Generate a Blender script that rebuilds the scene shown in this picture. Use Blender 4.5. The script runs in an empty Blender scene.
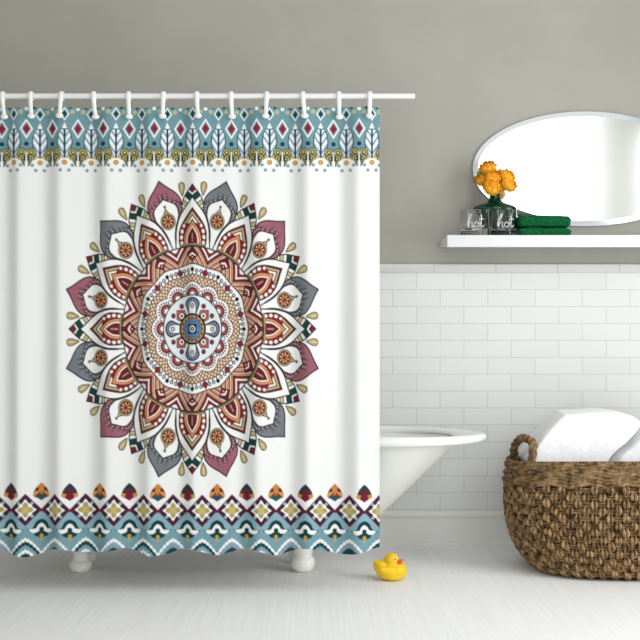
import bpy, bmesh, math, random
from mathutils import Vector, Matrix, noise as mnoise
random.seed(7)
scene = bpy.context.scene
COL = scene.collection
PI = math.pi
# ------------------------------------------------------------------ measures
FPX, HOR, CAMY, EYE = 946.0, 350.0, -4.4, 0.9          # focal length in pixels, horizon row, camera position
def gx(px, y): return (px-320.0)*(y-CAMY)/FPX            # photo column -> X at depth y
def gz(py, y): return EYE+(HOR-py)*(y-CAMY)/FPX          # photo row -> Z at depth y
def lin(c): return tuple((v/255/12.92 if v <= 10 else ((v/255+.055)/1.055)**2.4) for v in c)

# ------------------------------------------------------------------ materials
def mat(name, color=(200,200,200), rough=.5, metal=0.0, spec=.5, **kw):
    m = bpy.data.materials.new(name); m.use_nodes = True; nt = m.node_tree; b = nt.nodes['Principled BSDF']
    b.inputs['Base Color'].default_value = (*lin(color), 1); b.inputs['Roughness'].default_value = rough
    b.inputs['Metallic'].default_value = metal; b.inputs['Specular IOR Level'].default_value = spec
    for k, v in kw.items(): b.inputs[k.replace('_', ' ')].default_value = v
    return m
def nodes(m): return m.node_tree, m.node_tree.nodes, m.node_tree.links, m.node_tree.nodes['Principled BSDF']
def noisy(m, c1, c2, scale=(1,1,1), detail=4, bump=0.0, nscale=8.0, dist=.002, lo=.35, hi=.65):
    nt, N, L, b = nodes(m); tc = N.new('ShaderNodeTexCoord'); mp = N.new('ShaderNodeMapping'); mp.inputs['Scale'].default_value = scale
    n = N.new('ShaderNodeTexNoise'); n.inputs['Scale'].default_value = nscale; n.inputs['Detail'].default_value = detail
    r = N.new('ShaderNodeValToRGB'); r.color_ramp.elements[0].position = lo; r.color_ramp.elements[1].position = hi
    r.color_ramp.elements[0].color = (*lin(c1), 1); r.color_ramp.elements[1].color = (*lin(c2), 1)
    L.new(tc.outputs['Object'], mp.inputs['Vector']); L.new(mp.outputs['Vector'], n.inputs['Vector']); L.new(n.outputs['Fac'], r.inputs['Fac']); L.new(r.outputs['Color'], b.inputs['Base Color'])
    if bump:
        bp = N.new('ShaderNodeBump'); bp.inputs['Strength'].default_value = bump; bp.inputs['Distance'].default_value = dist
        L.new(n.outputs['Fac'], bp.inputs['Height']); L.new(bp.outputs['Normal'], b.inputs['Normal'])
    return m
def bricks(m, x0, z0, w, h, mortar, c1, c2, cm, offset=.5, bump=.25):
    nt, N, L, b = nodes(m); tc = N.new('ShaderNodeTexCoord'); sx = N.new('ShaderNodeSeparateXYZ'); cb = N.new('ShaderNodeCombineXYZ'); L.new(tc.outputs['Object'], sx.inputs[0])
    for ax_, off, k in (('X', x0, 0), ('Z', z0, 1)):
        a = N.new('ShaderNodeMath'); a.operation = 'SUBTRACT'; a.inputs[1].default_value = off; L.new(sx.outputs[ax_], a.inputs[0]); L.new(a.outputs[0], cb.inputs[k])
    t = N.new('ShaderNodeTexBrick'); t.offset = offset; t.inputs['Scale'].default_value = 1; t.inputs['Brick Width'].default_value = w; t.inputs['Row Height'].default_value = h
    t.inputs['Mortar Size'].default_value = mortar; t.inputs['Mortar Smooth'].default_value = .3; t.inputs['Bias'].default_value = 0
    t.inputs['Color1'].default_value = (*lin(c1), 1); t.inputs['Color2'].default_value = (*lin(c2), 1); t.inputs['Mortar'].default_value = (*lin(cm), 1)
    L.new(cb.outputs[0], t.inputs['Vector']); L.new(t.outputs['Color'], b.inputs['Base Color'])
    bp = N.new('ShaderNodeBump'); bp.inputs['Strength'].default_value = bump; bp.inputs['Distance'].default_value = .002; bp.invert = True
    n = N.new('ShaderNodeTexNoise'); n.inputs['Scale'].default_value = 9; b2 = N.new('ShaderNodeBump'); b2.inputs['Strength'].default_value = .06; b2.inputs['Distance'].default_value = .004
    L.new(tc.outputs['Object'], n.inputs['Vector']); L.new(n.outputs['Fac'], b2.inputs['Height']); L.new(t.outputs['Fac'], bp.inputs['Height']); L.new(b2.outputs['Normal'], bp.inputs['Normal']); L.new(bp.outputs['Normal'], b.inputs['Normal'])
    return m

PAINT = noisy(mat('grey_wall_paint', rough=.85, spec=.2), (162,160,151), (168,166,157), nscale=2.5)
PAINT2 = mat('grey_room_paint', (160,160,152), rough=.9, spec=.1)
PLAIN = mat('white_room_paint', (226,226,222), rough=.9, spec=.1)
TILE = bricks(mat('white_glazed_tile', rough=.22, spec=.35), gx(416.4, -.012), .1604, .2201, .0784, .0022, (219,220,217), (223,224,221), (199,200,197))
CAPT = bricks(mat('white_cap_tile', rough=.22, spec=.35), gx(434.1, -.02), .9, .2862, 1.0, .0016, (210,210,207), (214,214,211), (166,167,163), offset=0)
TRIMW = mat('white_trim_paint', (228,228,224), rough=.45, spec=.3)
FLOORM = noisy(mat('white_washed_floor', rough=.6, spec=.25), (235,234,232), (245,245,243), scale=(60,1.2,1), nscale=1.8, bump=.15, dist=.002, lo=.3, hi=.7)
ENAMEL = mat('white_enamel', (232,232,228), rough=.18, spec=.5)
TUBOUT = mat('painted_cast_iron', (212,212,208), rough=.5, spec=.3)
FOOTM = noisy(mat('aged_white_foot_paint', rough=.5), (236,234,228), (250,249,245), nscale=30)
PLASTIC = mat('white_plastic', (236,235,233), rough=.35)
RODM = mat('white_rod_enamel', (228,227,226), rough=.35)
SHELFM = mat('white_shelf_lacquer', (228,228,229), rough=.4)
MIRROR = mat('mirror_silver', (244,246,244), rough=.13, metal=1)
BEVEL = mat('bevelled_mirror_edge', (232,236,233), rough=.2, metal=1)
MEDGE = mat('mirror_side', (92,94,90), rough=.4)
GLASS = mat('clear_glass', (255,255,255), rough=.02, Transmission_Weight=1.0, IOR=1.3)
ETCH = mat('white_etched_lettering', (244,246,246), rough=.6)
VGLASS = mat('dark_green_glass', (2,54,34), rough=.08, spec=.45)
VLIP = mat('green_glass_lip', (16,92,62), rough=.08, spec=.7)
PETAL = noisy(mat('orange_petals', rough=.6, spec=.2), (243,166,26), (255,206,72), nscale=40, lo=.3, hi=.7)
PETALD = mat('deep_orange_petal_heart', (232,142,20), rough=.7, spec=.2)
STEMM = mat('green_stem', (86,110,44), rough=.6)
LEAFM = mat('olive_leaf', (112,124,50), rough=.6)
GTOWEL = noisy(mat('green_terry', rough=.95, spec=.1), (6,60,32), (22,106,60), nscale=150, bump=.9, dist=.004)
WTOWEL = noisy(mat('white_terry', rough=.95, spec=.1), (238,238,238), (247,247,247), nscale=60, bump=.35, dist=.004)
DUCKM = noisy(mat('yellow_rubber', rough=.38, spec=.45, Subsurface_Weight=.0), (238,190,16), (244,200,22), nscale=6)
BEAKM = mat('orange_rubber', (226,96,36), rough=.4)
EYEM = mat('white_eye_paint', (240,236,220), rough=.4)
PUPIL = mat('dark_pupil_paint', (50,48,40), rough=.4)
STRAND = noisy(mat('dried_seagrass', rough=.75, spec=.2), (78,58,38), (170,138,98), nscale=38, bump=.4, dist=.003)
STRANDD = noisy(mat('dark_seagrass_core', rough=.9, spec=.1), (46,32,20), (80,58,38), nscale=40)
RIMM = noisy(mat('seagrass_rope', rough=.8, spec=.2), (80,60,38), (150,122,86), nscale=46, bump=.5, dist=.004)

# ------------------------------------------------------------------ building helpers
def tag(o, label=None, cat=None, group=None, kind=None):
    if label: o['label'] = label
    if cat: o['category'] = cat
    if group: o['group'] = group
    if kind: o['kind'] = kind
    return o
def empty(name, loc, label, cat, group=None):
    o = bpy.data.objects.new(name, None); COL.objects.link(o); o.location = loc; o.empty_display_size = .05
    return tag(o, label, cat, group)
class MB:
    """collects vertices and faces in world space"""
    def __init__(s): s.v = []; s.f = []
    def add(s, v, f):
        n = len(s.v); s.v += [tuple(p) for p in v]; s.f += [tuple(i+n for i in q) for q in f]; return s
    def box(s, x0, x1, y0, y1, z0, z1, bev=0.0, seg=2):
        bm = bmesh.new(); bmesh.ops.create_cube(bm, size=1)
        for v in bm.verts: v.co = Vector((x0+(v.co.x+.5)*(x1-x0), y0+(v.co.y+.5)*(y1-y0), z0+(v.co.z+.5)*(z1-z0)))
        if bev: bmesh.ops.bevel(bm, geom=bm.edges[:], offset=bev, segments=seg, profile=.5, affect='EDGES')
        return s.bm(bm)
    def bm(s, bm, M=None):
        bm.verts.ensure_lookup_table(); s.add([(M @ v.co if M else v.co) for v in bm.verts], [[v.index for v in f.verts] for f in bm.faces]); bm.free(); return s
    def lathe(s, c, prof, seg=32, sx=1.0, sy=1.0):
        v = []; f = []; n = len(prof)
        for r, z in prof:
            for k in range(seg):
                a = 2*PI*k/seg; v.append((c[0]+r*sx*math.cos(a), c[1]+r*sy*math.sin(a), c[2]+z))
        for i in range(n-1):
            for k in range(seg): f.append((i*seg+k, i*seg+(k+1) % seg, (i+1)*seg+(k+1) % seg, (i+1)*seg+k))
        if prof[0][0] > 1e-5: f.append(tuple(reversed(range(seg))))
        if prof[-1][0] > 1e-5: f.append(tuple(range((n-1)*seg, n*seg)))
        return s.add(v, f)
    def tube(s, path, rad, seg=10, closed=False, flat=1.0, up=(0,0,1)):
        path = [Vector(p) for p in path]; n = len(path); v = []; f = []; up = Vector(up)
        for i, p in enumerate(path):
            a = path[(i-1) % n] if closed or i > 0 else p; b = path[(i+1) % n] if closed or i < n-1 else p
            t = (b-a).normalized(); u = up-t*up.dot(t)
            if u.length < 1e-3: u = Vector((1,0,0))-t*t.x
            u.normalize(); w = t.cross(u); r = rad[i] if hasattr(rad, '__len__') else rad
            for k in range(seg):
                q = 2*PI*k/seg; v.append(p+u*(r*flat*math.cos(q))+w*(r*math.sin(q)))
        for i in range(n if closed else n-1):
            j = (i+1) % n
            for k in range(seg): f.append((i*seg+k, i*seg+(k+1) % seg, j*seg+(k+1) % seg, j*seg+k))
        if not closed: f.append(tuple(reversed(range(seg)))); f.append(tuple(range((n-1)*seg, n*seg)))
        return s.add(v, f)
    def ball(s, c, r, seg=16, rings=10, M=None):
        r = (r, r, r) if not hasattr(r, '__len__') else r
        bm = bmesh.new(); bmesh.ops.create_uvsphere(bm, u_segments=seg, v_segments=rings, radius=1)
        X = Matrix.Translation(Vector(c)) @ (M or Matrix()).to_4x4() @ Matrix.Diagonal((*r, 1))
        return s.bm(bm, X)
    def build(s, name, m, parent=None, smooth=True):
        me = bpy.data.meshes.new(name); o = Vector((0,0,0))
        if parent is not None:
            q = parent
            while q is not None: o = o+q.location; q = q.parent
        me.from_pydata([(x-o.x, y-o.y, z-o.z) for x, y, z in s.v], [], s.f); me.validate(); me.update()
        if m: me.materials.append(m)
        if smooth:
            me.polygons.foreach_set('use_smooth', [True]*len(me.polygons))
            me.set_sharp_from_angle(angle=math.radians(42))
        ob = bpy.data.objects.new(name, me); COL.objects.link(ob)
        if parent is not None: ob.parent = parent
        return ob
def struct(o): o['kind'] = 'structure'; return o
def catmull(pts, n=8):
    P = [Vector(p) for p in pts]; P = [2*P[0]-P[1]]+P+[2*P[-1]-P[-2]]; out = []
    for i in range(1, len(P)-2):
        for k in range(n):
            t = k/n; a, b, c, d = P[i-1], P[i], P[i+1], P[i+2]
            out.append(.5*((2*b)+(c-a)*t+(2*a-5*b+4*c-d)*t*t+(3*b-a-3*c+d)*t**3))
    return out+[P[-2]]

# ------------------------------------------------------------------ the room
XL, XR, YR, ZT = -1.78, 2.6, -4.66, 3.5
struct(MB().box(XL, XR, YR, .0, -.08, 0).build('floor', FLOORM, smooth=False))
struct(MB().box(XL, XR, 0, .08, 0, ZT).build('wall_back', PAINT, smooth=False))
struct(MB().box(XL-.08, XL, YR, .08, 0, ZT).build('wall_left', PAINT2, smooth=False))
struct(MB().box(XR, XR+.08, YR, .08, 0, ZT).build('wall_right', PAINT2, smooth=False))
struct(MB().box(XL, XR, YR-.08, YR, 0, ZT).build('wall_rear', PLAIN, smooth=False))
TT = gz(273, -.012); BT = gz(511, -.02)
struct(MB().box(XL, XR, -.012, 0, BT-.01, TT).build('trim_1', TILE, smooth=False))                      # tiled wainscot
def extrude(prof, x0, x1):
    v = [(x0, y, z) for y, z in prof]+[(x1, y, z) for y, z in prof]; n = len(prof)
    return MB().add(v, [(i, (i+1) % n, n+(i+1) % n, n+i) for i in range(n)]+[tuple(reversed(range(n))), tuple(range(n, 2*n))])
CT = gz(264, -.02)
struct(extrude([(0, TT), (-.013, TT), (-.017, TT+.004), (-.018, CT-.018), (-.021, CT-.012), (-.022, CT-.006), (-.019, CT-.001), (-.014, CT), (0, CT)], XL, XR).build('trim_2', CAPT))   # row of cap tiles
b0 = BT
struct(extrude([(0, 0), (-.024, 0), (-.024, .008), (-.018, .012), (-.018, b0-.034), (-.022, b0-.030), (-.027, b0-.024), (-.027, b0-.010), (-.022, b0-.003), (-.012, b0), (0, b0)], XL, XR).build('baseboard_back', TRIMW))

# ------------------------------------------------------------------ bathtub
tub = empty('bathtub', (-.26, -.5, 0), 'white roll-top bathtub on turned feet half hidden behind the patterned curtain', 'bathtub')
TL, TR, TY, TW, RZ = -1.22, gx(486, -.525)-.02, -.525, .260, gz(436.5, -.8)-.021
def loop(xl, xr, w, capl, capr, n=20):
    """closed plan outline with straight flanks and long rounded ends"""
    P = []
    for k in range(n+1):
        a = -PI/2+PI*k/n; P.append((xr-capr+capr*math.cos(a), TY+w*math.sin(a)))
    for k in range(1, 8): P.append((xr-capr+(xl+capl-xr+capr)*k/8, TY+w))
    for k in range(n+1):
        a = PI/2+PI*k/n; P.append((xl+capl+capl*math.cos(a), TY+w*math.sin(a)))
    for k in range(1, 8): P.append((xl+capl+(xr-capr-xl-capl)*k/8, TY-w))
    return P
def loft(rings, cap0=False, cap1=False):
    m = MB(); n = len(rings[0]); v = [p for r in rings for p in r]; f = []
    for i in range(len(rings)-1):
        for k in range(n): f.append((i*n+k, i*n+(k+1) % n, (i+1)*n+(k+1) % n, (i+1)*n+k))
    if cap0: f.append(tuple(reversed(range(n))))
    if cap1: f.append(tuple(range((len(rings)-1)*n, len(rings)*n)))
    return m.add(v, f)
def xr_at(z): return .530-(.5-z)*1.04
rings = []
for z, dx, w in ((.150,-.06,.11),(.156,-.02,.14),(.170,0,.17),(.25,0,.205),(.35,0,.225),(.45,0,.240),(.52,0,.248),(RZ-.012,.0,.252)):
    rings.append([(x, y, z) for x, y in loop(TL+.06+(.5-z)*.25-dx, xr_at(z)+dx, w, .22, .24)])
outer = loft(rings, cap0=True)
rings = []
for z, w, d in ((RZ+.004,.249,0),(RZ-.03,.240,.012),(.40,.216,.03),(.28,.18,.05),(.22,.13,.09),(.20,.07,.16)):
    rings.append([(x, y, z) for x, y in loop(TL+.07+(.5-z)*.25+d, xr_at(z)-.012-d, w, .2, .22)])
inner = loft([list(reversed(r)) for r in rings], cap1=True)
outer.build('outer_shell', TUBOUT, tub); inner.build('basin', ENAMEL, tub)
lp = loop(TL, TR, TW, .30, .36, 28); n = len(lp); rv = []; rf = []
sec = [(math.cos(2*PI*k/14), math.sin(2*PI*k/14)) for k in range(14)]
for i, (x, y) in enumerate(lp):
    a, b = lp[i-1], lp[(i+1) % n]; t = Vector((b[0]-a[0], b[1]-a[1], 0)).normalized(); o = Vector((t.y, -t.x, 0))
    end = max(0, (x-.30)/.36); k_in = .016+.10*end**2.2
    for c, s_ in sec:
        r = .020 if c > 0 else k_in
        rv.append(Vector((x, y, RZ-.002-(.004 if c < 0 else 0)*0))+o*(c*r)+Vector((0,0,s_*(.0215-.006*end)-.006*end*0)))
for i in range(n):
    for k in range(14): rf.append((i*14+k, i*14+(k+1) % 14, ((i+1) % n)*14+(k+1) % 14, ((i+1) % n)*14+k))
MB().add(rv, rf).build('rim', ENAMEL, tub)
FY = -.548; k_ = (FY-CAMY)/FPX
foot_prof = [(.026,0),(.034,.002),(.040,.008),(.045,.018),(.0465,.030),(.044,.039),(.038,.044),(.033,.049),(.0305,.060),(.031,.075),(.034,.088),(.040,.096),(.040,.112),(.034,.150),(.032,.215)]
foot2 = [(.022,0),(.032,.002),(.041,.010),(.047,.022),(.049,.034),(.047,.048),(.042,.058),(.036,.064),(.037,.070),(.040,.080),(.040,.092),(.034,.150),(.032,.215)]
for px, yy, pf in ((80.5, FY, foot_prof), (303, FY, foot2), (80.5+4, -.40, foot_prof), (300, -.40, foot2)):
    MB().lathe((gx(px, yy), yy, 0), pf, 28).build('foot', FOOTM, tub)

# ------------------------------------------------------------------ shower curtain
CY = -.92; CS = FPX/(CY-CAMY); UX = lambda px: (px-320)/CS; UZ = lambda py: EYE+(HOR-py)/CS
import numpy as np
# ------------------------------------------------------------------ the print of the curtain
# cloth units: 1 unit = 1/CS metre on the flat cloth; X0..X1 across, Y0..Y1 down
SS = 5
X0, X1, Y0, Y1 = -34.0, 383.0, 100.0, 564.0
def hermite(pts):
    pts = sorted(pts); xs = np.array([p[0] for p in pts], float); ys = np.array([p[1] for p in pts], float)
    d = np.diff(ys)/np.diff(xs); m = np.zeros_like(ys); m[0] = d[0]; m[-1] = d[-1]
    for i in range(1, len(xs)-1):
        m[i] = 0.0 if d[i-1]*d[i] <= 0 else 2*d[i-1]*d[i]/(d[i-1]+d[i])
    def f(x):
        x = np.asarray(x, float); i = np.clip(np.searchsorted(xs, x)-1, 0, len(xs)-2)
        h = xs[i+1]-xs[i]; t = np.clip((x-xs[i])/h, 0, 1)
        return ((2*t**3-3*t**2+1)*ys[i]+(t**3-2*t**2+t)*h*m[i]+(-2*t**3+3*t**2)*ys[i+1]+(t**3-t**2)*h*m[i+1])
    return f, xs[0], xs[-1]
class Prof:
    def __init__(s, pts): s.f, s.a, s.b = hermite(pts)
    def inside(s, a, p, k=1.0, lo=None):
        return (a > (s.a if lo is None else lo)) & (a < s.b) & (p < k*s.f(a))
    def line(s, a, p, lw, lo=None):
        e = 1e-3; w = s.f(a); sl = (s.f(a+e)-s.f(a-e))/(2*e)
        return (a > (s.a if lo is None else lo)) & (a < s.b+lw) & (np.abs(p-w)/np.sqrt(1+sl*sl) < lw)
WHITE = (243,243,241); INK = (38,32,34); PINK = (164,100,114); GREY = (122,128,134); RED = (120,34,38)
ORANGE = (218,150,108); TAN = (196,180,132); GREEN = (24,66,60); CREAM = (240,225,190)

def sector(petal):
    """one half sector (0..15 degrees) of the twelve-fold mandala, in polar samples"""
    nr, nf = 900, 300
    r = (np.arange(nr)+.5)[:, None]/nr*1.06*np.ones((1, nf)); fd = np.ones((nr, 1))*((np.arange(nf)+.5)[None, :]/nf*15)
    ph = np.radians(fd); col = np.zeros((nr, nf, 3)); on = np.zeros((nr, nf), bool)
    def put(m, c): col[m] = c; on[m] = True
    def ax(deg):
        t = ph-np.radians(deg); return r*np.cos(t), np.abs(r*np.sin(t))
    a0, p0 = ax(0); a1, p1 = ax(15); a5, p5 = ax(5.3); lw = .0036
    # drops
    dp = Prof([(.903,0),(.925,.010),(.955,.021),(.975,.023),(.990,.016),(.998,0)])
    put(dp.inside(a5, p5), TAN); put(dp.inside(a5-(.02)*.3, p5, .45, .93), (150,128,72)); put(dp.inside(a5, p5, .2, .94), CREAM); put(dp.line(a5, p5, lw), (88,74,40))
    # cap with slanting stripes
    cp = Prof([(.62,.14),(.70,.125),(.80,.100),(.85,.086),(.888,.072),(.926,.044),(.952,.021),(.976,0)])
    s = a0-.75*p0; m = cp.inside(a0, p0)
    put(m, WHITE); put(m & (s > .922), (116,36,46)); put(m & (s > .852) & (s < .902), GREEN)
    put(m & (s > .785) & (s < .822), TAN); put(m & (s > .735) & (s < .763), TAN); put(m & (s > .69) & (s < .72), (150,140,90))
    for e in (.922,.902,.852,.822,.785,.763,.735): put(m & (np.abs(s-e) < .0028), INK)
    put(cp.line(a0, p0, lw*1.1), INK)
    # coloured petal
    pp = Prof([(.66,.02),(.70,.058),(.75,.092),(.79,.117),(.83,.131),(.87,.132),(.91,.117),(.945,.088),(.985,.044),(1.031,0)])
    sp = Prof([(.555,.016),(.60,.020),(.65,.030),(.70,.048),(.74,.072),(.78,.091),(.82,.094),(.85,.082),(.872,.054),(.887,.028),(.905,0)])
    m = pp.inside(a1, p1); base = np.array(petal, float)
    sh = np.clip((a1-.75)/.28, 0, 1)[..., None]; col[m] = (base*(1.10-.2*sh))[m]; on |= m
    dd = np.where(a1 > .895, np.hypot(a1-.895, p1), p1-sp.f(np.clip(a1, .56, .905)))
    put(m & (dd < .045) & (a1 > .75) & pp.inside(a1, p1, .93), tuple(base*.72))
    for k in range(9):
        ac = .775+k*.0185; wc = float(sp.f(ac)); nx = .02
        if k < 7: cx, cy = ac, wc+.020
        else: cx, cy = ac+.006, wc+.018
        q = np.hypot(a1-cx, p1-cy)
        put(m & (q < .0105), tuple(base*.45)); put(m & (q < .0072), tuple(base*.62+92))
        q = np.hypot(a1-cx-.012, p1-cy-.019); put(m & (q < .0075), tuple(base*.5)); put(m & (q < .0045), tuple(base*.8+50))
    put(pp.line(a1, p1, lw*1.15), INK)
    put(sp.inside(a1, p1), WHITE)
    put(sp.line(a1, p1, lw), INK)
    # white petal
    wp = Prof([(.553,.134),(.60,.133),(.644,.132),(.70,.124),(.756,.106),(.80,.079),(.828,.055),(.86,.027),(.893,0)])
    put(wp.inside(a0, p0, 1, .545), WHITE); put(wp.line(a0, p0, lw*1.1, .545), INK)
    # medallion on the coloured axis
    q = np.hypot(a1-.752, p1); th = np.arctan2(p1, a1-.752)
    tri = (a1 > .785) & (a1 < .845) & (p1 < .034*(.845-a1)/.06)
    put(tri, TAN); put(tri & (p1 > .034*(.845-a1)/.06-.006), INK)
    put(q < .058, INK); put(q < .054, TAN); put(q < .047, INK); put(q < .044, (118,42,32))
    w = np.abs(((np.degrees(th)+22.5) % 45)-22.5); put((q > .012) & (q < .038) & (w < 13-q*160), (216,172,118)); put((q > .022) & (q < .036) & (w < 4), CREAM)
    q = np.hypot(a1-.852, p1); put(q < .010, INK); put(q < .0055, (150,120,100))
    # ornament inside the white petal
    op = Prof([(.548,.098),(.60,.108),(.644,.109),(.69,.096),(.735,.069),(.78,.031),(.817,0)])
    m = op.inside(a0, p0); put(m, (122,34,40))
    c = a0+1.15*p0
    for lo, hi, k in ((.795,.83,RED),(.775,.795,TAN),(.765,.775,INK),(.748,.765,WHITE),(.730,.748,TAN)): put(m & (c > lo) & (c < hi) & (a0 > .715), k)
    for x, y, rr in ((.583,.088,.015),(.622,.092,.016),(.662,.086,.016),(.700,.071,.014)):
        q = np.hypot(a0-x, (p0-y)*1.25); put(q < rr, WHITE)
        put((q < rr) & (np.hypot(a0-x+.006, (p0-y+.004)*1.2) > rr*1.02), (200,150,140))
    put(op.line(a0, p0, lw*1.1), INK)
    oa = Prof([(.548,.068),(.60,.071),(.64,.064),(.68,.044),(.71,.020),(.738,0)])
    put(oa.inside(a0, p0), ORANGE); put(oa.line(a0, p0, lw*.8), (90,40,30))
    ob = Prof([(.548,.052),(.60,.053),(.64,.045),(.67,.028),(.705,0)])
    put(ob.inside(a0, p0), (248,232,214)); put(ob.line(a0, p0, lw*.7), (150,80,55))
    oc = Prof([(.548,.035),(.60,.037),(.635,.030),(.66,.015),(.682,0)])
    put(oc.inside(a0, p0), (104,30,36)); put(oc.line(a0, p0, lw*.7), INK)
    put((p0 < .005) & (a0 > .59) & (a0 < .645) & ((a0 % .016) < .010), (225,190,180))
    m = (r < .580) & (p0 < .100); put(m, TAN); put(m & (r < .570) & (r > .563), INK); put(m & (r > .577), INK)
    # zigzag ring
    m = (r < .556); put(m, TAN)
    psi = 15-fd; e = 9.6*(r-.452)/.10-psi
    k = ((-e) % 4.6); put(m & (e < 0), (128,40,42)); put(m & (e < 0) & (k > .9) & (k < 2.3), (208,160,124)); put(m & (e < 0) & (k > 2.9) & (k < 4.1), (244,228,205))
    put(m & (e >= 0), (122,32,38)); put(m & (e > 2.1) & (e < 4.0), WHITE); put(m & (e > 4.0) & (e < 4.4), INK)
    put(m & (e > 6.6) & (r > .530), WHITE); put(m & (np.abs(e) < .28), INK)
    mm = fd/5.2+np.abs(r-.508)/.047
    put(m & (mm < 1.14), INK); put(m & (mm < 1.05), (105,28,32)); ch = np.abs(r-.512+fd*.0055)
    put(m & (mm < .82) & (ch < .007), WHITE); put(m & (np.abs(fd) < .5) & (np.abs(r-.485) < .006), CREAM)
    put((np.abs(r-.556) < .0042), INK)
    # ring of pins
    ed = .431+.007*np.cos(np.radians(12*fd)); put(r < ed+.007, INK); put(r < ed, WHITE)
    for deg, kind in ((0,'b'),(5,'o'),(10,'o'),(15,'r')):
        a, p = ax(deg)
        put((p < .0036) & (a > .360) & (a < .396), INK)
        if kind == 'b': put(np.hypot(a-.404, p) < .0140, (20,16,18))
        elif kind == 'o':
            q = np.hypot(a-.396, p); put(q < .0132, INK); put(q < .0068, (230,226,224))
        else:
            b = Prof([(.362,0),(.376,.015),(.392,.018),(.406,.010),(.422,0)])
            put(b.inside(a, p, 1.25), INK); put(b.inside(a, p), (130,38,44))
    # netting
    ed = .362+.006*np.cos(np.radians(12*fd)); put(r < ed+.005, INK); put(r < ed, (222,190,156))
    u = fd/5.0; v = r/.036
    l1 = np.abs(((u+v) % 1)-.5); l2 = np.abs(((u-v) % 1)-.5)
    put((r < ed) & ((l1 < .11) | (l2 < .11)), (116,72,54)); put((r < ed) & (l1 > .30) & (l2 > .30), (246,232,214))
    # lobes with half suns
    ed = .280+.040*np.cos(np.radians(5.6*fd)); put(r < ed+.006, INK); put(r < ed, WHITE)
    q = np.hypot(a0-.236, p0); t = np.degrees(np.arctan2(p0, a0-.236))
    put((q > .052) & (q < .068) & (np.abs(((t+9) % 18)-9) < 4.2) & (t < 100), (96,28,34))
    put(q < .0475, INK); put(q < .0445, (124,34,40)); put((q < .031) & (q > .027), (214,150,140)); put(q < .023, INK); put(q < .019, WHITE)
    q = np.hypot(a1-.252, p1); put(q < .0155, INK); put(q < .011, WHITE)
    put(r < .233, INK); put(r < .226, (226,234,237))
    return col, on

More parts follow.
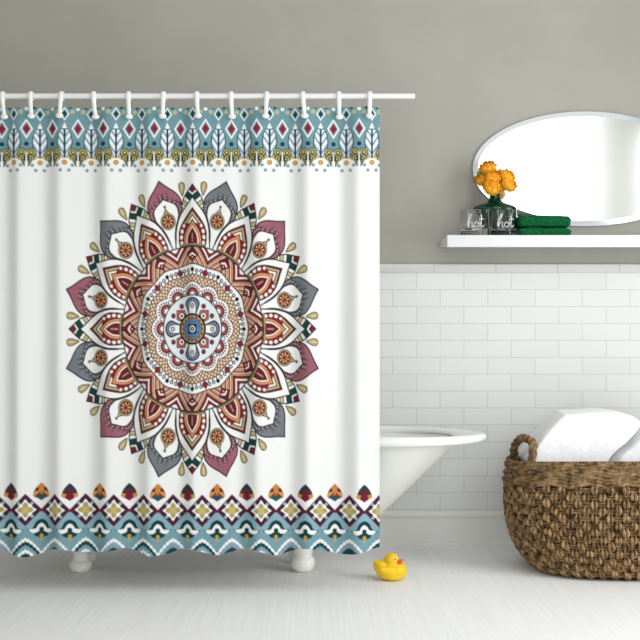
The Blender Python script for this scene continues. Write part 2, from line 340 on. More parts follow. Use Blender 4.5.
def paint():
    H, W = int(round((Y1-Y0)*SS)), int(round((X1-X0)*SS))
    C = np.empty((H, W, 3), np.float32); C[:] = WHITE
    xs = X0+(np.arange(W)+.5)/SS; ys = Y0+(np.arange(H)+.5)/SS
    # ---------------- mandala
    cx, cy, ax_, ay_ = 192.6, 329.0, 126.2, 148.0
    i0, i1 = int((cx-132-X0)*SS), int((cx+132-X0)*SS); j0, j1 = int((cy-154-Y0)*SS), int((cy+154-Y0)*SS)
    nx = ((xs[i0:i1]-cx)/ax_)[None, :]; ny = (-(ys[j0:j1]-cy)/ay_)[:, None]
    R = np.hypot(nx, ny); A = np.degrees(np.arctan2(nx+0*ny, ny+0*nx))
    k = np.floor(A/30).astype(int)                       # coloured petal number: alternate pink and grey
    f = A % 30; f = np.minimum(f, 30-f)
    ir = np.clip((R/1.06*900).astype(int), 0, 899); jf = np.clip((f/15*300).astype(int), 0, 299)
    V = C[j0:j1, i0:i1]
    for odd, c in ((0, GREY), (1, PINK)):
        col, on = sector(c); m = on[ir, jf] & (R < 1.058) & ((k % 2) == odd); V[m] = col[ir, jf][m]
    # heart of the mandala
    X, Y = np.abs(nx)+0*ny, np.abs(ny)+0*nx
    def put(m, c): V[m] = c
    NAVY = (38,42,68)
    for u, v in ((X, Y), (Y, X)):
        def arch(k): return ((v > .165) & (np.hypot(u/(.055*k), (v-.165)/(.048*k)) < 1)) | ((v <= .165) & (v > .09) & (u < .055*k-(.165-v)*.42))
        put(arch(1.06), INK); put(arch(1), NAVY)
        t = np.degrees(np.arctan2(u, v-.160))
        put(arch(.86) & ~arch(.58) & (np.abs(((t+10) % 20)-10) < 4.5), (190,200,215)); put(arch(.56), INK); put(arch(.50), (160,170,190))
        d = (v > .10) & (v < .185) & (u < .026*np.sqrt(np.clip((.185-v)/.03, 0, 1))); put(d, WHITE)
        q = np.hypot(u, v-.158); put(q < .016, INK); put(q < .010, WHITE); put(q < .004, INK)
    m1 = np.minimum(X, Y); m2 = np.maximum(X, Y)
    pet = (m2 < .128) & (m1 > .052) & (m1 > m2*.50)
    pet2 = (m2 < .122) & (m1 > .058) & (m1 > m2*.54); put(pet, INK); put(pet2, (218,92,88))
    q = np.hypot(X-.088, Y-.088); put(q < .026, INK); put(q < .020, WHITE); put(q < .009, INK)
    for u, v in ((X, Y), (Y, X)):
        q = np.hypot(u-.0886, v-.153); put(q < .0175, INK); put(q < .0125, (130,50,66))
    put(R < .107, (22,20,34)); put(R < .094, (178,142,98)); th = A
    s8 = np.abs(((th+22.5) % 45)-22.5)/22.5; st = .080-.032*s8; put(R < st+.006, INK); put(R < st, (84,130,176))
    q = np.hypot(R*np.sin(np.radians(((th) % 45)-22.5)), R*np.cos(np.radians((th % 45)-22.5))-.079); put(q < .0085, (70,36,30))
    put(np.maximum(X, Y) < .033, (18,22,52)); put(R < .024, WHITE); put(R < .0155, (18,22,52)); put(R < .006, WHITE)
    # ---------------- top border
    TEAL = (116,154,163)
    j1 = int((176-Y0)*SS); V = C[:j1]; y = ys[:j1][:, None]+0*xs[None, :]; P = 25.56
    x = ((xs-14.0+P/2) % P-P/2)[None, :]+0*y; s = np.abs(x); h = P/2-s         # s from a leaf, h from the midpoint
    cell = np.floor((xs-14.0+P/2)/P).astype(int)[None, :]+0*y.astype(int)
    put(y < 161, TEAL)
    for v in (0,):
        put((h/6.3+np.abs(y-128.8)/10.2) < 1, (244,248,247)); put((h/4.5+np.abs(y-128.8)/7.4) < 1, (120,138,144)); put((h/3.3+np.abs(y-128.8)/5.0) < 1, (140,34,58))
        put((s/4.7+np.abs(y-114.2)/6.9) < 1, (244,248,247)); put((s/3.2+np.abs(y-114.2)/4.8) < 1, (100,140,148)); put((s/2.3+np.abs(y-114.2)/3.6) < 1, (24,68,78))
        put(np.hypot(h, y-109.0) < 1.9, (244,248,247)); put(np.hypot(s-7.6, y-112) < 2.3, (190,188,140)); put(np.hypot(s-5.2, y-107.9) < 1.4, (34,62,76))
        put(np.hypot(h, y-144) < 2.2, (24,58,78))
    lf = Prof([(122.5,0),(127,2.2),(132,4.6),(138,6.2),(144,6.5),(150,4.9),(155,2.4),(159,0)])
    put(lf.inside(y, s, 1.15), (30,72,86)); put(lf.inside(y, s), (240,246,246))
    vein = ((y+s*1.5) % 8.5); put(lf.inside(y, s) & (vein < 3.0) & (y > 131), (128,152,172)); put((s < .9) & (y > 129) & (y < 158), (16,52,70))
    put(lf.inside(y, s) & (y < 130) & (s > .9) & (y > 128.5), (90,130,150))
    # curled scrolls at the foot of every leaf
    def ring(cx_, cy_, ro, wi, c, yy=y):
        q = np.hypot(s-cx_, y-cy_); put(np.abs(q-ro) < wi, c)
    foot = (y > 149) & (y < 164.5) & (s > (159-y)*.30+1.6) & (s < 11.6-np.abs(y-153)*.1)
    for (cx_, cy_, ro) in ((8.2,152.4,3.6),(9.2,158.6,3.2)):
        q = np.hypot(s-cx_, y-cy_); put((q < ro+.9) & (h > .7), (30,34,36)); put((q < ro) & (h > .7), (206,196,118)); put((q < ro-1.2), (30,34,36)); put((q < ro-2.2), (206,196,118))
    put((s < (y-149)*.55) & (y > 151) & (y < 161) & ~lf.inside(y, s, 1.15) & (s < 5.2), (206,176,118))
    put((np.abs(s-11.2) < .8) & (y > 156) & (y < 166.5), (34,40,46)); put((h < .7) & (y > 152) & (y < 168), (236,240,238))
    q = np.hypot(s, (y-168.5)*.98); put((q < 10.2) & (y > 156), (245,245,243)); put((y > 166), WHITE); put((q > 10.2) & (y > 161) & (y < 166.5) & (s < 12), (96,104,84)); put((q > 10.2) & (y > 161) & (y < 166) & (h < 1.4), WHITE)
    put(np.hypot(s, y-162.6) < 2.5, (150,110,50)); put(np.hypot(s, y-162.6) < 1.9, (214,164,84))
    put(np.hypot(s-7.4, y-165.3) < 1.7, (128,150,160)); put(np.hypot(s-4.1, y-170.3) < 1.7, (138,156,160))
    # ---------------- bottom border
    jb = int((478-Y0)*SS); V = C[jb:]; P = 29.42
    yy = ys[jb:][:, None]-(xs[None, :]*1.6/380)                                # the print runs down a little to the right
    cell = np.floor((xs-11.2+P/2)/P).astype(int)[None, :]+np.zeros(yy.shape, int)
    x = ((xs-11.2+P/2) % P-P/2)[None, :]+0*yy; y = yy; s = np.abs(x); h = P/2-s  # s from a bud, h from a diamond
    odd = (cell % 2) == 1
    PLUM = (60,36,56); MAR = (110,30,58); T1 = (120,160,170); T2 = (138,176,186)
    zz = 510.2-s*1.02+0*y                                                        # the zigzag under the buds
    body = y > 510.5-np.clip(s-.5, 0, 99)*0+0
    put((y > 510.5) | ((y > zz+2*s-0) & (h < 0)), T1)
    put((y > 510.5) & (s*1.1+510.5 > y-0) & (y < 527), T1)
    g = np.abs(y-526)/15.5+s/14.7; put((y > 510.5) & (g < 1), T2)
    dm = h/14.9+np.abs(y-509.6)/15.9
    put(dm < 1.02, MAR); put(dm < .93, PLUM); put(dm < .93, PLUM)
    put((dm < .96) & (dm > .62) & (np.abs(h/14.9-np.abs(y-509.6)/15.9) < .13), (156,182,196))
    sc = .035*np.cos(np.arctan2(y-509.6, h)*8); put(dm < .66+sc, WHITE)
    th = np.arctan2((y-509.6)/1.05, h+1e-6); rr = np.hypot(h, (y-509.6)/1.05); put(rr < 5.6+1.5*np.cos(4*th), (178,158,92)); put((rr < 3.4+.8*np.cos(4*th+np.pi)), (196,180,124))
    put((np.abs(y-(510.6)-0) < 1.1) & (s < 2.6), MAR)
    put((np.abs(y-(510.2-s*1.07)) < 1.0) & (s < 14.7) & (dm > 1), MAR)
    # buds
    bp = Prof([(482.6,0),(485,2.6),(488.5,5.4),(492.5,7.2),(495,7.9),(496.5,7.0),(498,3.8),(500.5,0)])
    m = bp.inside(y, s); A_ = m & ~odd; B_ = m & odd
    put(A_, (36,62,62)); put(A_ & (y > 488.5+s*.2) & (s < 4.8-np.abs(y-491)*.6), (112,32,54)); put(A_ & (y > 494.5-s*.28) & (s > 3), (196,150,74)); put(A_ & (y > 496-s*.7+1) & (s < 4), (130,28,60))
    put(B_, (150,66,44)); put(B_ & (y < 487.5), (206,140,66)); put(B_ & (np.abs(y-(491+ (s-3)*.9)) < 1.8) & (s > 1), (214,156,84)); put(B_ & (y < 491) & (y > 487.5) & (s > 2.4), (112,36,34)); put(B_ & (y > 494.5) & (s < 4.2), (40,84,92)); put(B_ & (s < 1.0) & (y < 494), (196,132,70))
    # palmettes
    DG = (20,62,66)
    up = Prof([(519,0),(520.5,3.4),(523,5.8),(526,7.0),(528,8.6),(529.5,12.6),(531,11.6),(533,8.4),(536,4.2),(540.5,0)])
    put(up.inside(y, s), DG)
    iw = Prof([(522.8,0),(524.5,2.6),(527,4.2),(529,5.2),(531,0)]); put(iw.inside(y, s), WHITE)
    q = np.hypot(s-6.6, (y-531.3)*1.1); put((q < 3.0) & (y < 533), WHITE); q = np.hypot(s-9.6, (y-530.2)*1.3); put(q < 1.9, WHITE)
    q = np.hypot(s-3.0, (y-529.6)); put(q < 2.1, WHITE); put((s < 2.3-np.abs(y-530.2)*.25) & (y > 527.5) & (y < 535), DG); put((np.hypot(s-4.4,(y-534.6)) < 2.0), DG)
    st = Prof([(533.5,0),(535.2,1.9),(538,1.7),(541,0)]); put(st.inside(y, s), (196,160,78))
    # fans along the hem
    ev = ((np.floor((xs-25.9+P/2)/P).astype(int))[None, :]+np.zeros(yy.shape, int)) % 2 == 0
    t = y-(537.6+14.6*np.power(np.clip(h/14.71, 0, 1), 1.45))+.55*np.cos(h*2.1)
    put(t > 0, WHITE)
    for lo, hi, c in ((3.5,7.3,(22,66,70)),(7.3,11.6,(124,160,174)),(11.6,15.2,WHITE),(15.2,40,(22,66,70))): put(ev & (t > lo) & (t < hi) & (h < 13.4-(lo-3.5)*.75), c)
    for lo, hi, c in ((3.5,9.0,(136,160,176)),(9.0,40,(22,66,70))): put(~ev & (t > lo) & (t < hi) & (h < 12.6-(lo-3.5)*.75), c)
    return C

tex = paint(); st = 3
h_, w_ = tex.shape[0]//st, tex.shape[1]//st
tex = tex[:h_*st, :w_*st].reshape(h_, st, w_, st, 3).mean((1, 3))
u = tex/255.0; tex = np.where(u <= .04045, u/12.92, ((u+.055)/1.055)**2.4)*.85
step = st/SS
NX = 690; NY = 752
gxs = np.linspace(X0+.5, 379.6, NX)
hem = hermite([(-40,552),(-18,549),(0,548.2),(12,554),(26,556.8),(40,554),(58,548.6),(70,550.6),(80,552.6),(96,552.6),(112,550.4),(126,548),(138,552),(150,555.6),(165,554),(187,548.4),(202,551.5),(216,555),(230,552.3),(247,549),(262,552),(277,555.6),(290,552),(305,548.5),(322,550.5),(345,554.6),(362,552),(376,547.6),(384,546)])[0](gxs)
HK = [3.5, 31.5, 61.5, 94.5, 129, 163.5, 197.5, 231.5, 266.5, 303.5, 339, 369.5]
topp = []
for i, a in enumerate([-30]+HK): topp.append((a, 106.3+(.8 if i % 3 == 1 else 0)))
for a, b in zip([-30]+HK[:-1], HK): topp.append(((a+b)/2, 108.3 if int(a) % 2 else 107.6))
topp += [(354, 107.8), (384, 109.6)]
topf = hermite(topp)[0](gxs)
bands = [-24, 13, 53, 100, 143, 188, 250, 300, 350]; fine = np.arange(X0-40, 460, .25)
sl = sum(a*np.exp(-((fine-b)/s)**2) for b, a, s in zip(bands, (1.1,1.15,1.15,1.1,1.1,.95,1.2,1.2,1.15), (7,6,7,7.5,7,6.5,8,8,9)))
sl = sl-np.convolve(np.pad(sl, 140, mode='edge'), np.hanning(281)/np.hanning(281).sum(), mode='valid')
fold = np.cumsum(sl)*.25; fold -= fold.mean(); fd_ = np.interp(gxs, fine, fold)
T = np.linspace(0, 1, NY)[:, None]; PY = topf[None, :]*(1-T)+hem[None, :]*T; PX = np.ones((NY, 1))*gxs[None, :]
amp = .75+.35*T
wob = 1.2*np.sin(gxs[None, :]*.031+T*2.2)*(T**1.5)+.8*np.sin(gxs[None, :]*.11+1.3)*np.clip(T-.6, 0, 1)*2
DEP = (fd_[None, :]*amp+wob)/CS
co = np.stack([UX(PX), CY-DEP, UZ(PY)], -1).reshape(-1, 3).astype(np.float32)
ii = np.arange(NY*NX).reshape(NY, NX); q = np.stack([ii[:-1, :-1], ii[1:, :-1], ii[1:, 1:], ii[:-1, 1:]], -1).reshape(-1, 4).astype(np.int32)
me = bpy.data.meshes.new('shower_curtain'); me.vertices.add(len(co)); me.vertices.foreach_set('co', co.ravel())
me.loops.add(q.size); me.loops.foreach_set('vertex_index', q.ravel()); me.polygons.add(len(q)); me.polygons.foreach_set('loop_start', np.arange(0, q.size, 4, dtype=np.int32))
me.update(calc_edges=True); me.polygons.foreach_set('use_smooth', np.ones(len(q), bool))
fi = np.clip((PX-X0)/step-.5, 0, w_-1.001); fj = np.clip((PY-Y0)/step-.5, 0, h_-1.001); i0 = fi.astype(int); j0 = fj.astype(int); a = (fi-i0)[..., None]; b = (fj-j0)[..., None]
cc = (tex[j0, i0]*(1-a)+tex[j0, i0+1]*a)*(1-b)+(tex[j0+1, i0]*(1-a)+tex[j0+1, i0+1]*a)*b
rgba = np.ones((NY*NX, 4), np.float32); rgba[:, :3] = cc.reshape(-1, 3)
at = me.color_attributes.new('print', 'FLOAT_COLOR', 'POINT'); at.data.foreach_set('color', rgba.ravel())
CLOTH = mat('printed_polyester', rough=.8, spec=.15); nt, N, L, bs = nodes(CLOTH)
an = N.new('ShaderNodeAttribute'); an.attribute_name = 'print'; L.new(an.outputs['Color'], bs.inputs['Base Color'])
me.materials.append(CLOTH)
cur = bpy.data.objects.new('shower_curtain', me); COL.objects.link(cur)
tag(cur, 'white shower curtain printed with a large round mandala and blue patterned borders', 'shower curtain')

RODZ = UZ(96.2); RR = .0098; rx1 = UX(413)
rod = empty('curtain_rod', (XL, CY, RODZ), 'thin white shower curtain rod running along the top of the curtain', 'curtain rod')
MB().tube([(XL+.004, CY, RODZ), (rx1-.004, CY, RODZ)], RR, 20).build('pole', RODM, rod)
MB().tube([(rx1-.006, CY, RODZ), (rx1, CY, RODZ), (rx1+.004, CY, RODZ), (rx1+.008, CY, RODZ)], [RR*1.03, RR*1.03, RR*.9, RR*.4], 20).build('end_cap', RODM, rod)
MB().tube([(XL, CY, RODZ), (XL+.006, CY, RODZ), (XL+.012, CY, RODZ)], [.032, .032, .018], 24).build('wall_flange', RODM, rod)
ORD = ['first', 'second', 'third', 'fourth', 'fifth', 'sixth', 'seventh', 'eighth', 'ninth', 'tenth', 'eleventh', 'twelfth']
for i, px in enumerate(HK):
    x = UX(px); d = float(np.interp(px, gxs, DEP[12])); yk = CY-d-.011; kz = UZ(116.2); lean = (.006, .004, -.003, .007, .002, -.002)[i % 6]
    pos = 'leftmost of the row at the photo edge' if i == 0 else ('rightmost, at the free corner of the curtain' if i == 11 else (ORD[i]+' from the left' if i < 6 else ORD[11-i]+' from the right end'))
    hk = empty('curtain_hook', (x, CY, RODZ), 'white plastic curtain hook on the rod, '+pos, 'curtain hook', 'hooks along the curtain rod')
    pts = []
    for k in range(15):
        a_ = math.radians(-120+k*20); pts.append((x-lean*.3, CY+(RR+.004)*math.cos(a_), RODZ+(RR+.004)*math.sin(a_)))
    yf = CY-RR-.004
    for t in (.25, .5, .75, 1.0):
        pts.append((x-lean*.3+lean*t, yf+(yk-yf)*t, RODZ-.004+(kz-RODZ)*t))
    rad = [.0042]*12+[.0042, .0042, .0042]+[.0040, .0038, .0036, .0036]
    MB().tube(pts, rad, 12, flat=2.0, up=(1,0,0)).build('strap', PLASTIC, hk)
    MB().ball((x+lean*.7, yk-.001, kz-.003), (.0142, .010, .0098), 16, 10).build('knob', PLASTIC, hk)

# ------------------------------------------------------------------ shelf and mirror
SD = -.25; sx0 = gx(440, 0); st1, sb1, sb0 = gz(235, SD), gz(247.2, SD), gz(247.5, 0)
v = [(sx0, 0, st1), (sx0, SD, st1), (sx0, SD, sb1), (sx0, -.02, sb0), (sx0, 0, sb0)]
bm = bmesh.new(); A = [bm.verts.new(p) for p in v]; B = [bm.verts.new((2.05, p[1], p[2])) for p in v]; k = len(v)
for i in range(k): bm.faces.new((A[i], A[(i+1) % k], B[(i+1) % k], B[i]))
bm.faces.new(A[::-1]); bm.faces.new(B); bmesh.ops.recalc_face_normals(bm, faces=bm.faces[:])
bmesh.ops.bevel(bm, geom=bm.edges[:], offset=.0025, segments=2, profile=.5, affect='EDGES')
tag(MB().bm(bm).build('wall_shelf', SHELFM), 'long white floating shelf above the tiled wall, holding vase and towels', 'shelf')
mcx, mcz, ma, mb_ = gx(586, -.02), gz(168.5, -.02), 113*4.38/FPX, 57.5*4.38/FPX
mir = empty('wall_mirror', (mcx, 0, mcz), 'wide oval frameless mirror hanging on the grey wall above the white shelf', 'mirror')
def ell(a, b, y, n=128): return [(mcx+a*math.cos(2*PI*k/n), y, mcz+b*math.sin(2*PI*k/n)) for k in range(n)]
bw = .024
loft([ell(ma-.006, mb_-.006, -.0005), ell(ma, mb_, -.002), ell(ma, mb_, -.0115)], cap0=True).build('backing', MEDGE, mir)
loft([ell(ma, mb_, -.0116), ell(ma, mb_, -.0125), ell(ma-bw, mb_-bw, -.0185)]).build('bevel', BEVEL, mir)
MB().add(ell(ma-bw, mb_-bw, -.0185), [tuple(range(128))]).build('mirror_glass', MIRROR, mir, smooth=False)

# ------------------------------------------------------------------ things on the shelf
SZ = st1+.0002
vx, vy = gx(495, -.085), -.085
vh = gz(192.5, vy)-SZ
vase = empty('glass_vase', (vx, vy, SZ), 'dark green glass vase with slim neck and wide flat shoulders behind the tumblers', 'vase')
hw = vh
outp = [(.034,0),(.044,.003),(.050,.02),(.060,.055),(.076,.095),(.091,.122),(.0985,.137),(.0975,.1435),(.088,.151),(.066,.159),(.045,.166),(.031,.174),(.0250,.184),(.0238,.194),(.0242,vh-.004)]
MB().lathe((vx, vy, SZ), outp, 48, 1, .34).build('body', VGLASS, vase)
MB().lathe((vx, vy, SZ), [(.0238,vh-.006),(.0252,vh-.003),(.0250,vh),(.0215,vh+.0006),(.0195,vh-.004)], 32, 1, .5).build('lip', VLIP, vase)
def bloom(mb, c, r, tilt):
    M = Matrix.Rotation(tilt[0], 3, 'X') @ Matrix.Rotation(tilt[1], 3, 'Y')
    for ring_, (rad, n, th0, th1) in enumerate(((1.0, 7, -.95, .50), (.93, 7, -.7, .75), (.80, 6, -.4, 1.0), (.64, 6, -.1, 1.15), (.46, 5, .2, 1.25), (.28, 4, .3, 1.3))):
        for k in range(n):
            a0_ = 2*PI*(k+.37*ring_)/n; wd = 2*PI/n*.78; V = []; F = []; nu, nv = 7, 6
            for i in range(nu+1):
                uu = -1+2*i/nu
                for j in range(nv+1):
                    t = j/nv; th = th0+(th1-th0)*t; lip = max(0, t-.72)**2*1.6; ww = wd*(.55+.45*math.sin(PI*min(1, .25+t*.75)))*(1-.35*max(0, t-.6)/.4)
                    rr = r*rad*(1+.04*math.sin(3*uu+k)+.10*t*t+lip)*(1-.05*uu*uu*t)
                    zc = r*.82*rad*math.sin(th)+r*(.05-.1*abs(uu)**2*t)+r*.10*(1-rad)
                    rc = rr*math.cos(th)*1.02
                    V.append(Vector(c)+M @ Vector((rc*math.cos(a0_+uu*ww), rc*math.sin(a0_+uu*ww), zc)))
            for i in range(nu):
                for j in range(nv): q_ = i*(nv+1)+j; F.append((q_, q_+nv+1, q_+nv+2, q_+1))
            mb.add(V, F)
FL = [(488.3,168.4,-.115,.037,(.8,-.2),'topmost bloom of the bunch'),(482.6,179.0,-.110,.034,(.9,-.5),'at the left edge of the bunch'),(493.0,177.5,-.150,.035,(1.1,.1),'in the middle of the bunch'),
      (492.2,186.6,-.165,.041,(1.25,.05),'lowest and largest, over the vase mouth'),(501.5,176.2,-.115,.033,(.8,.3),'tucked in between middle and right blooms'),(507.5,176.6,-.140,.034,(.9,.5),'upper of the pair on the right side'),(509.0,184.4,-.150,.035,(1.1,.6),'lower of the pair on the right side'),(501.5,185.0,-.125,.031,(1.1,.3),'half hidden behind the lowest bloom')]
for i, (px, py, y, r, tl, where) in enumerate(FL):
    c = (gx(px, y), y, gz(py, y))
    fl = empty('ranunculus_flower', c, 'orange ranunculus flower in the green vase, '+where, 'flower', 'orange flowers in the green vase')
    m = MB(); bloom(m, c, r, tl); bo = m.build('bloom', PETAL, fl)
    M = Matrix.Rotation(tl[0], 3, 'X') @ Matrix.Rotation(tl[1], 3, 'Y')
    MB().ball(Vector(c)+M @ Vector((0,0,r*.05)), (r*.72, r*.72, r*.62), 14, 10, M).build('heart', PETALD, fl)
    ang = i*2*PI/8; e = (vx+.0095*math.cos(ang), vy+.0055*math.sin(ang), SZ+vh-.02)
    MB().tube(catmull([e, (vx+.012*math.cos(ang), vy+.006*math.sin(ang), SZ+vh+.012), Vector(c)-M @ Vector((0,0,r*.55))], 6), .0022, 8).build('stem', STEMM, fl)
    if i in (1, 0, 3):
        tip, wv = {1: ((gx(477, -.115), -.115, gz(172, -.115)), .012), 0: ((gx(480.5, -.12), -.12, gz(168.5, -.12)), .009), 3: ((gx(483.0, -.13), -.13, gz(189.5, -.13)), .007)}[i]
        b0_ = Vector((gx(487, -.12), -.12, gz(180, -.12))); tp = Vector(tip); d_ = (tp-b0_); sd = d_.cross(Vector((0,1,0))).normalized(); V = []; F = []
        for k in range(9):
            t = k/8; w = wv*math.sin(PI*min(1, .08+t*.92))**.8; p = b0_+d_*t+Vector((0,-.010*math.sin(PI*t),0)); V += [p-sd*w, p+Vector((0,.004,0)), p+sd*w]
        for k in range(8): F += [(k*3, k*3+1, k*3+4, k*3+3), (k*3+1, k*3+2, k*3+5, k*3+4)]
        MB().add(V, F).build('leaf', LEAFM, fl)
GR, GH, GY = .059, gz(211, -.185)-SZ, -.1895
def lettering(cx_, cy_, z0, strokes, sc, parent):
    m = MB()
    for s_ in strokes:
        P = []
        for (lx, lz) in [tuple(p) for p in catmull([(a, b, 0) for a, b in s_], 6)] if False else [(p.x, p.y) for p in catmull([(a, b, 0) for a, b in s_], 6)]:
            al = lx*sc/GR; rr = GR+.0008; P.append((cx_+rr*math.sin(al), cy_-rr*math.cos(al), z0+lz*sc))
        m.tube(P, .0014, 6)
    return m.build('lettering', ETCH, parent)
HOT = [[(-6.2,1.2),(-5.4,4.5),(-4.2,7.6),(-3.5,8.4),(-3.2,7.4),(-4.2,5.2),(-5.0,2.8),(-5.1,.2)],[(-5.1,.4),(-4.4,2.6),(-3.2,3.4),(-2.6,2.6),(-2.7,.8),(-2.1,.2),(-1.4,.8)],
       [(.6,3.2),(-.7,3.0),(-1.2,1.6),(-.5,.3),(.7,.3),(1.4,1.5),(.9,2.8),(.3,3.2)],[(1.3,2.5),(2.2,2.4),(3.0,3.0)],[(3.4,8.0),(3.3,5.0),(3.2,2.0),(3.6,.3),(4.4,.4),(5.4,1.6)],[(1.8,5.2),(3.3,5.4),(5.2,5.3)]]
HOT2 = [[(a*.95+.3*b/4, b) for a, b in s_] for s_ in HOT]
for i, (px, strokes, lab) in enumerate(((474.2, HOT, 'left clear glass tumbler with white script lettering in front of the vase'), (503.6, HOT2, 'right clear glass tumbler with white script lettering, beside the green towels'))):
    gx_ = gx(px, GY); t_ = empty('glass_tumbler', (gx_, GY, SZ), lab, 'glass', 'glass tumblers on the shelf')
    MB().lathe((gx_, GY, SZ), [(.050,0),(.056,.002),(GR,.006),(GR,GH*.5),(GR,GH-.002),(GR-.0012,GH),(GR-.0030,GH-.001),(GR-.0035,GH-.004),(GR-.004,.040),(GR-.008,.032),(.030,.028),(0,.027)], 48).build('tumbler_body', GLASS, t_)
    lettering(gx_, GY, SZ+.034, strokes, .0070, t_)

def terry_slab(cx_, cy_, z0, wx, wy, hz, seed, sag=0.0):
    """a folded towel: two soft layers with a rounded fold on the left side"""
    bm = bmesh.new(); bmesh.ops.create_cube(bm, size=2); bmesh.ops.subdivide_edges(bm, edges=bm.edges[:], cuts=26, use_grid_fill=True)
    for v in bm.verts:
        x, y, z = v.co; m = max(abs(x), abs(y), abs(z)); p = Vector((x, y, z))
        p *= m/max((abs(x)**9+abs(y)**9+abs(z)**9)**(1/9), 1e-6)
        g = (1-min(1, abs(p.z))**2.2*.055); X = p.x*wx*g; Y = p.y*wy*g; Z = (p.z+1)*hz
        nz = mnoise.noise(Vector((X*11+seed, Y*11, Z*9)))*.0055*(p.z > -.5)+mnoise.noise(Vector((X*95+seed, Y*95, Z*95)))*.0024
        Z = max(0, Z+nz); X += mnoise.noise(Vector((seed, Y*70, Z*80)))*.005; Y += mnoise.noise(Vector((X*70, seed, Z*80)))*.004
        v.co = Vector((cx_+X, cy_+Y, z0+Z))
    return MB().bm(bm)
tx = gx(543.6, -.20); TH = gz(226.3, -.24)-SZ-.003
def ftowel(nm, z0, hh, wx, cx_, seed, lab):
    return tag(terry_slab(cx_, -.140, z0, wx, .095, hh/2, seed, -.004).build(nm, GTOWEL), lab, 'towel', 'green towels on the shelf')
z_top = gz(214.8, -.24)
ftowel('folded_towel', SZ, TH, .1195, tx, 3.1, 'lower folded green terry towel lying on the white shelf')
ftowel('folded_towel', SZ+TH+.003, z_top-SZ-TH-.003, .1185, tx-.001, 8.7, 'upper folded green terry towel stacked on the other one')

# ------------------------------------------------------------------ rubber duck
DX, DY = gx(390, -.7), -.70; k = (DY-CAMY)/FPX
duck = empty('rubber_duck', (DX, DY, 0), 'small yellow rubber duck with orange beak standing on the white floor', 'rubber duck')
def dk(px, pz): return ((px-390)*k, (579.8-pz)*k)     # duck outline in metres about its base
m = MB()
def db(px, pz, rx, ry, rz, yo=0.0, rot=0.0):
    x, z = dk(px, pz); m.ball((DX+x, DY+yo, z), (rx, ry, rz), 28, 20, Matrix.Rotation(rot, 3, 'Y'))
db(390.8, 570.6, .057, .042, .036); db(396.5, 570.0, .042, .040, .035); db(382.5, 567.5, .036, .030, .030, 0, .5); db(377.8, 564.2, .017, .018, .018, 0, .9); db(375.8, 562.0, .010, .012, .0085, 0, .9)
db(392.5, 575, .046, .038, .019)
db(391.6, 559.6, .0305, .029, .0285); db(392.5, 565.0, .025, .026, .018)
for s_ in (-1, 1): db(385.5, 568.3, .030, .007, .016, s_*.039, .30)
body = m.build('body', DUCKM, duck)
rm = body.modifiers.new('fuse', 'REMESH'); rm.mode = 'VOXEL'; rm.voxel_size = .0026; rm.use_smooth_shade = True
sm = body.modifiers.new('soften', 'SMOOTH'); sm.factor = .5; sm.iterations = 7
bx_, bz_ = dk(399.6, 560.6); R = Matrix.Rotation(math.radians(-28), 3, 'Z')
MB().ball((DX+bx_-.003, DY-.010, bz_+.0022), (.0195, .016, .0058), 18, 12, R @ Matrix.Rotation(math.radians(-14), 3, 'Y')).ball((DX+bx_-.006, DY-.010, bz_-.0040), (.0150, .014, .0046), 18, 12, R @ Matrix.Rotation(math.radians(10), 3, 'Y')).build('beak', BEAKM, duck)
for px, yo in ((394.4, -.0262), (398.0, .016)):
    ex, ez = dk(px, 557.4); n_ = Vector((.55, -1 if yo < 0 else .9, .15)).normalized()
    if yo > 0: ex -= .004
    e_ = MB().ball((DX+ex, DY+yo, ez), (.0062, .0040, .0066), 14, 10).build('eye', EYEM, duck)
    MB().ball(Vector((DX+ex, DY+yo, ez))+n_*.0034, (.0032, .0024, .0034), 12, 8).build('pupil', PUPIL, e_)

# ------------------------------------------------------------------ laundry basket
BX, BY = gx(622, -.48), -.485
bas = empty('laundry_basket', (BX, BY, 0), 'large brown woven seagrass basket standing on the floor, filled with towels', 'basket')
fa = hermite([(-.001,.340),(.012,.362),(.03,.385),(.08,.425),(.13,.448),(.19,.465),(.27,.474),(.34,.474),(.43,.466),(.50,.464)])[0]
fb = hermite([(-.001,.228),(.012,.242),(.03,.252),(.08,.264),(.13,.272),(.19,.274),(.27,.280),(.34,.280),(.43,.276),(.50,.275)])[0]
def sup(a): c, s_ = math.cos(a), math.sin(a); e = 2/2.6; return math.copysign(abs(c)**e, c), math.copysign(abs(s_)**e, s_)
def top_at(a): return .432+.026*abs(sup(a)[1])**1.5
def surf(a, z, off=0.0):
    c, s_ = sup(a); return Vector((BX+(float(fa(z))+off)*c, BY+(float(fb(z))+off)*s_, z))
# even steps along the perimeter
dense = [surf(2*PI*k/2000, .25) for k in range(2001)]; acc = [0]
for k in range(2000): acc.append(acc[-1]+(dense[k+1]-dense[k]).length)
def ang_at(t): return 2*PI*np.interp((t % 1.0)*acc[-1], acc, np.arange(2001))/2000
NA = 120
AN = [ang_at(k/NA) for k in range(NA)]
zz_ = [0.0, .012, .03, .06, .10, .15, .2, .25, .3, .34, .40]
wall = loft([[surf(a, z*(top_at(a)-.02)/.40, -.012) for a in AN] for z in zz_]+[[surf(a, z*(top_at(a)-.02)/.40, -.028) for a in reversed(AN)][::-1] for z in reversed(zz_[1:])], cap0=True, cap1=True)
wall.build('liner_wall', STRANDD, bas)
weave = MB(); NC = 84; NRW = 13; zlo, zhi = .010, .352
def strand(p0, p1, r, bulge, tw, n=6, seg=6):
    mid = []
    for k in range(n+1):
        t = k/n; p = p0[0]+(p1[0]-p0[0])*t, p0[1]+(p1[1]-p0[1])*t
        b = math.sin(PI*t); mid.append((p, b))
    return mid
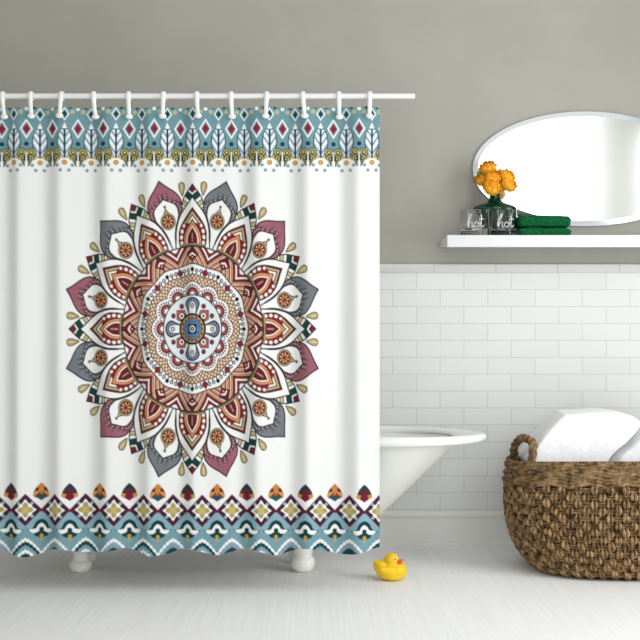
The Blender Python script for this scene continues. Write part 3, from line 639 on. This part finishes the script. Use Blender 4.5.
for r_ in range(NRW):
    for c_ in range(NC):
        if (r_+c_) % 2: continue
        for s_ in (-1, 1):
            P = []; R_ = []; n_ = 6; jit = random.uniform(-.004, .004); jw = random.uniform(.85, 1.12)
            for k in range(n_+1):
                t = k/n_; zf = zlo+(zhi-zlo)*((r_-.12+1.32*t)/NRW); b_ = math.sin(PI*t)
                aa = ang_at((c_+.5)/NC+(s_*(.0023+.0008*b_)+.0009*(t-.5)*(1 if c_ % 2 else -1))*1.0)
                zz2 = max(.006, zf+jit)*(top_at(aa)-.008)/.424; P.append(surf(aa, zz2, -.008+.0145*b_)); R_.append((.0046+.0027*b_)*jw)
            weave.tube(P, R_, 7, up=(0,0,1) if False else (math.cos(aa), math.sin(aa), 0))
for r_ in range(NRW+1):
    for dz_ in (-.0045, .0045):
        P = []
        for k in range(NC*3):
            aa = ang_at(k/(NC*3)); zf = (zlo+(zhi-zlo)*(r_+.5)/NRW+dz_); zf = max(.007, zf)*(top_at(aa)-.008)/.424
            P.append(surf(aa, zf, -.006+.003*math.sin(k*2.1+r_)))
        weave.tube(P, .0038, 6, closed=True)
weave.build('woven_side', STRAND, bas)
rim = MB()
for j in range(7):
    P = []
    for k in range(200):
        t = k/200; aa = ang_at(t); ph_ = j*1.7
        zf = top_at(aa)-.078+j*.0118+.0055*math.sin(2*PI*t*(17+j % 3)+ph_)+.002*math.sin(2*PI*t*53+j); P.append(surf(aa, zf, .004+.006*math.cos(2*PI*t*(17+j % 3)+ph_)))
    rim.tube(P, .0082, 7, closed=True)
for j in range(3):
    P = []
    for k in range(420):
        t = k/420; aa = ang_at(t); ph_ = 2*PI*t*62+j*2*PI/3
        P.append(surf(aa, top_at(aa)+.002+.0060*math.sin(ph_), -.004+.0075*math.cos(ph_)))
    rim.tube(P, .0062, 6, closed=True)
rim.build('rope_rim', RIMM, bas)
for sg in (-1, 1):
    h = MB(); xb = BX+sg*.487
    core = catmull([(BX+sg*.425, BY+.105, .372), (BX+sg*.428, BY+.103, .425), (BX+sg*.434, BY+.072, .487), (BX+sg*.424, BY+.020, .526), (BX+sg*.410, BY-.030, .5385), (BX+sg*.390, BY-.088, .520), (BX+sg*.404, BY-.128, .455), (BX+sg*.414, BY-.138, .385)], 10)
    h.tube(core, .0125, 8)
    for j in range(3):
        P = []
        for i, p in enumerate(core):
            tdir = (core[min(i+1, len(core)-1)]-core[max(i-1, 0)]).normalized(); u_ = tdir.cross(Vector((1,0,0))).normalized(); w_2 = tdir.cross(u_)
            a_ = i*.42+j*2*PI/3; P.append(p+u_*(.0085*math.cos(a_))+w_2*(.0085*math.sin(a_)))
        h.tube(P, .0098, 8)
    for q_ in range(5):
        a_ = []; c0 = core[4+q_*2]
        for i in range(14): a_.append(c0+Vector((.021*math.cos(2*PI*i/14), .021*math.sin(2*PI*i/14), (.004*math.sin(i)))))
        h.tube(a_, .0058, 6, closed=True)
    h.build('handle', RIMM, bas)

def bath_towel(name, pts, y0, y1, zbot, seed, lab):
    """a thick folded towel standing in the basket: rounded outline swept through its thickness"""
    n = 30; V = []; F = []; out = [p for p in catmull(pts+[pts[0]], 9)][:-1]; no = len(out)
    cx_ = sum(p.x for p in out)/no; cz_ = sum(p.y for p in out)/no
    for j in range(n+1):
        t = j/n; s_ = (1-abs(2*t-1)**3.2)**.42 if 0 < t < 1 else 0; y = y0+(y1-y0)*(.5-.5*math.cos(PI*t))
        s_ = max(s_, .02)
        for p in out:
            sc_ = .86+.14*s_ if 0 < j < n else .0
            if j in (1, n-1): sc_ = .92
            x = cx_+(p.x-cx_)*sc_; z = cz_+(p.y-cz_)*sc_
            q_ = Vector((x*5+seed, y*6, z*5)); d = mnoise.noise(q_)*.012+mnoise.noise(q_*3.1)*.005
            fold_ = .006*math.sin((x-.6*z)*34+seed)*math.exp(-((t-.15)/.25)**2)
            V.append((x+d, y+fold_+mnoise.noise(q_+Vector((9,1,4)))*.012, z+mnoise.noise(q_+Vector((3,7,1)))*.010))
    for j in range(n):
        for k2 in range(no): F.append((j*no+k2, j*no+(k2+1) % no, (j+1)*no+(k2+1) % no, (j+1)*no+k2))
    o = MB().add(V, F).build(name, WTOWEL)
    s2 = o.modifiers.new('soft', 'SUBSURF'); s2.levels = 1; s2.render_levels = 1
    return tag(o, lab, 'towel', 'white towels in the basket')
yt = -.50
def tp(px, py): return (gx(px, yt), gz(py, yt), 0)
bath_towel('bath_towel', [(.94,.06,0),(1.22,.06,0),(1.225,.30,0),tp(604,462),tp(624,438),tp(634.5,423),tp(629.5,416),tp(606,410),tp(568,411),tp(558,414.5),tp(540,434),tp(525.5,456),tp(528,468),(.915,.25,0)], -.575, -.345, .06, 1.3, 'big folded white towel leaning in the left half of the basket')
bath_towel('bath_towel', [(1.275,.06,0),(1.60,.06,0),(1.66,.30,0),(1.66,.42,0),tp(720,440),tp(712,424),tp(690,424),tp(655,425),tp(646,424.5),tp(628,444),tp(611,463),(1.27,.30,0)], -.575, -.33, .06, 5.9, 'second folded white towel at the right side of the basket, by the photo edge')

# ------------------------------------------------------------------ light, world, camera
def area(name, loc, rot, sx_, sy_, power, color=(1,1,1)):
    l = bpy.data.lights.new(name, 'AREA'); l.shape = 'RECTANGLE'; l.size = sx_; l.size_y = sy_; l.energy = power; l.color = color
    o = bpy.data.objects.new(name, l); COL.objects.link(o); o.location = loc; o.rotation_euler = rot; return o
area('rear_window_light', (1.90, YR+.02, 2.55), (PI/2, 0, 0), 1.24, 1.75, 24, (.96,.98,1))
area('rear_low_fill_light', (-.35, YR+.02, .66), (PI/2, 0, 0), 1.7, 1.2, 24, (.96,.98,1))  # added low fill that brightens the tub feet and floor; no door stands here
area('side_window_light', (XR-.03, -2.15, 1.38), (PI/2, 0, PI/2), 1.5, 2.4, 72, (.97,.985,1))
W = bpy.data.worlds.new('World'); scene.world = W; W.use_nodes = True
W.node_tree.nodes['Background'].inputs[0].default_value = (.945, .97, 1, 1); W.node_tree.nodes['Background'].inputs[1].default_value = .95
cam = bpy.data.cameras.new('Camera'); cam.sensor_width = 36; cam.sensor_fit = 'HORIZONTAL'; cam.lens = FPX/640*36; cam.shift_y = (HOR-320)/640
co_ = bpy.data.objects.new('Camera', cam); COL.objects.link(co_); co_.location = (0, CAMY, EYE); co_.rotation_euler = (PI/2, 0, 0); scene.camera = co_
scene.view_settings.view_transform = 'Standard'; scene.view_settings.look = 'None'; scene.view_settings.exposure = 0
scene.cycles.use_denoising = True
scene.cycles.max_bounces = 10; scene.cycles.transmission_bounces = 10
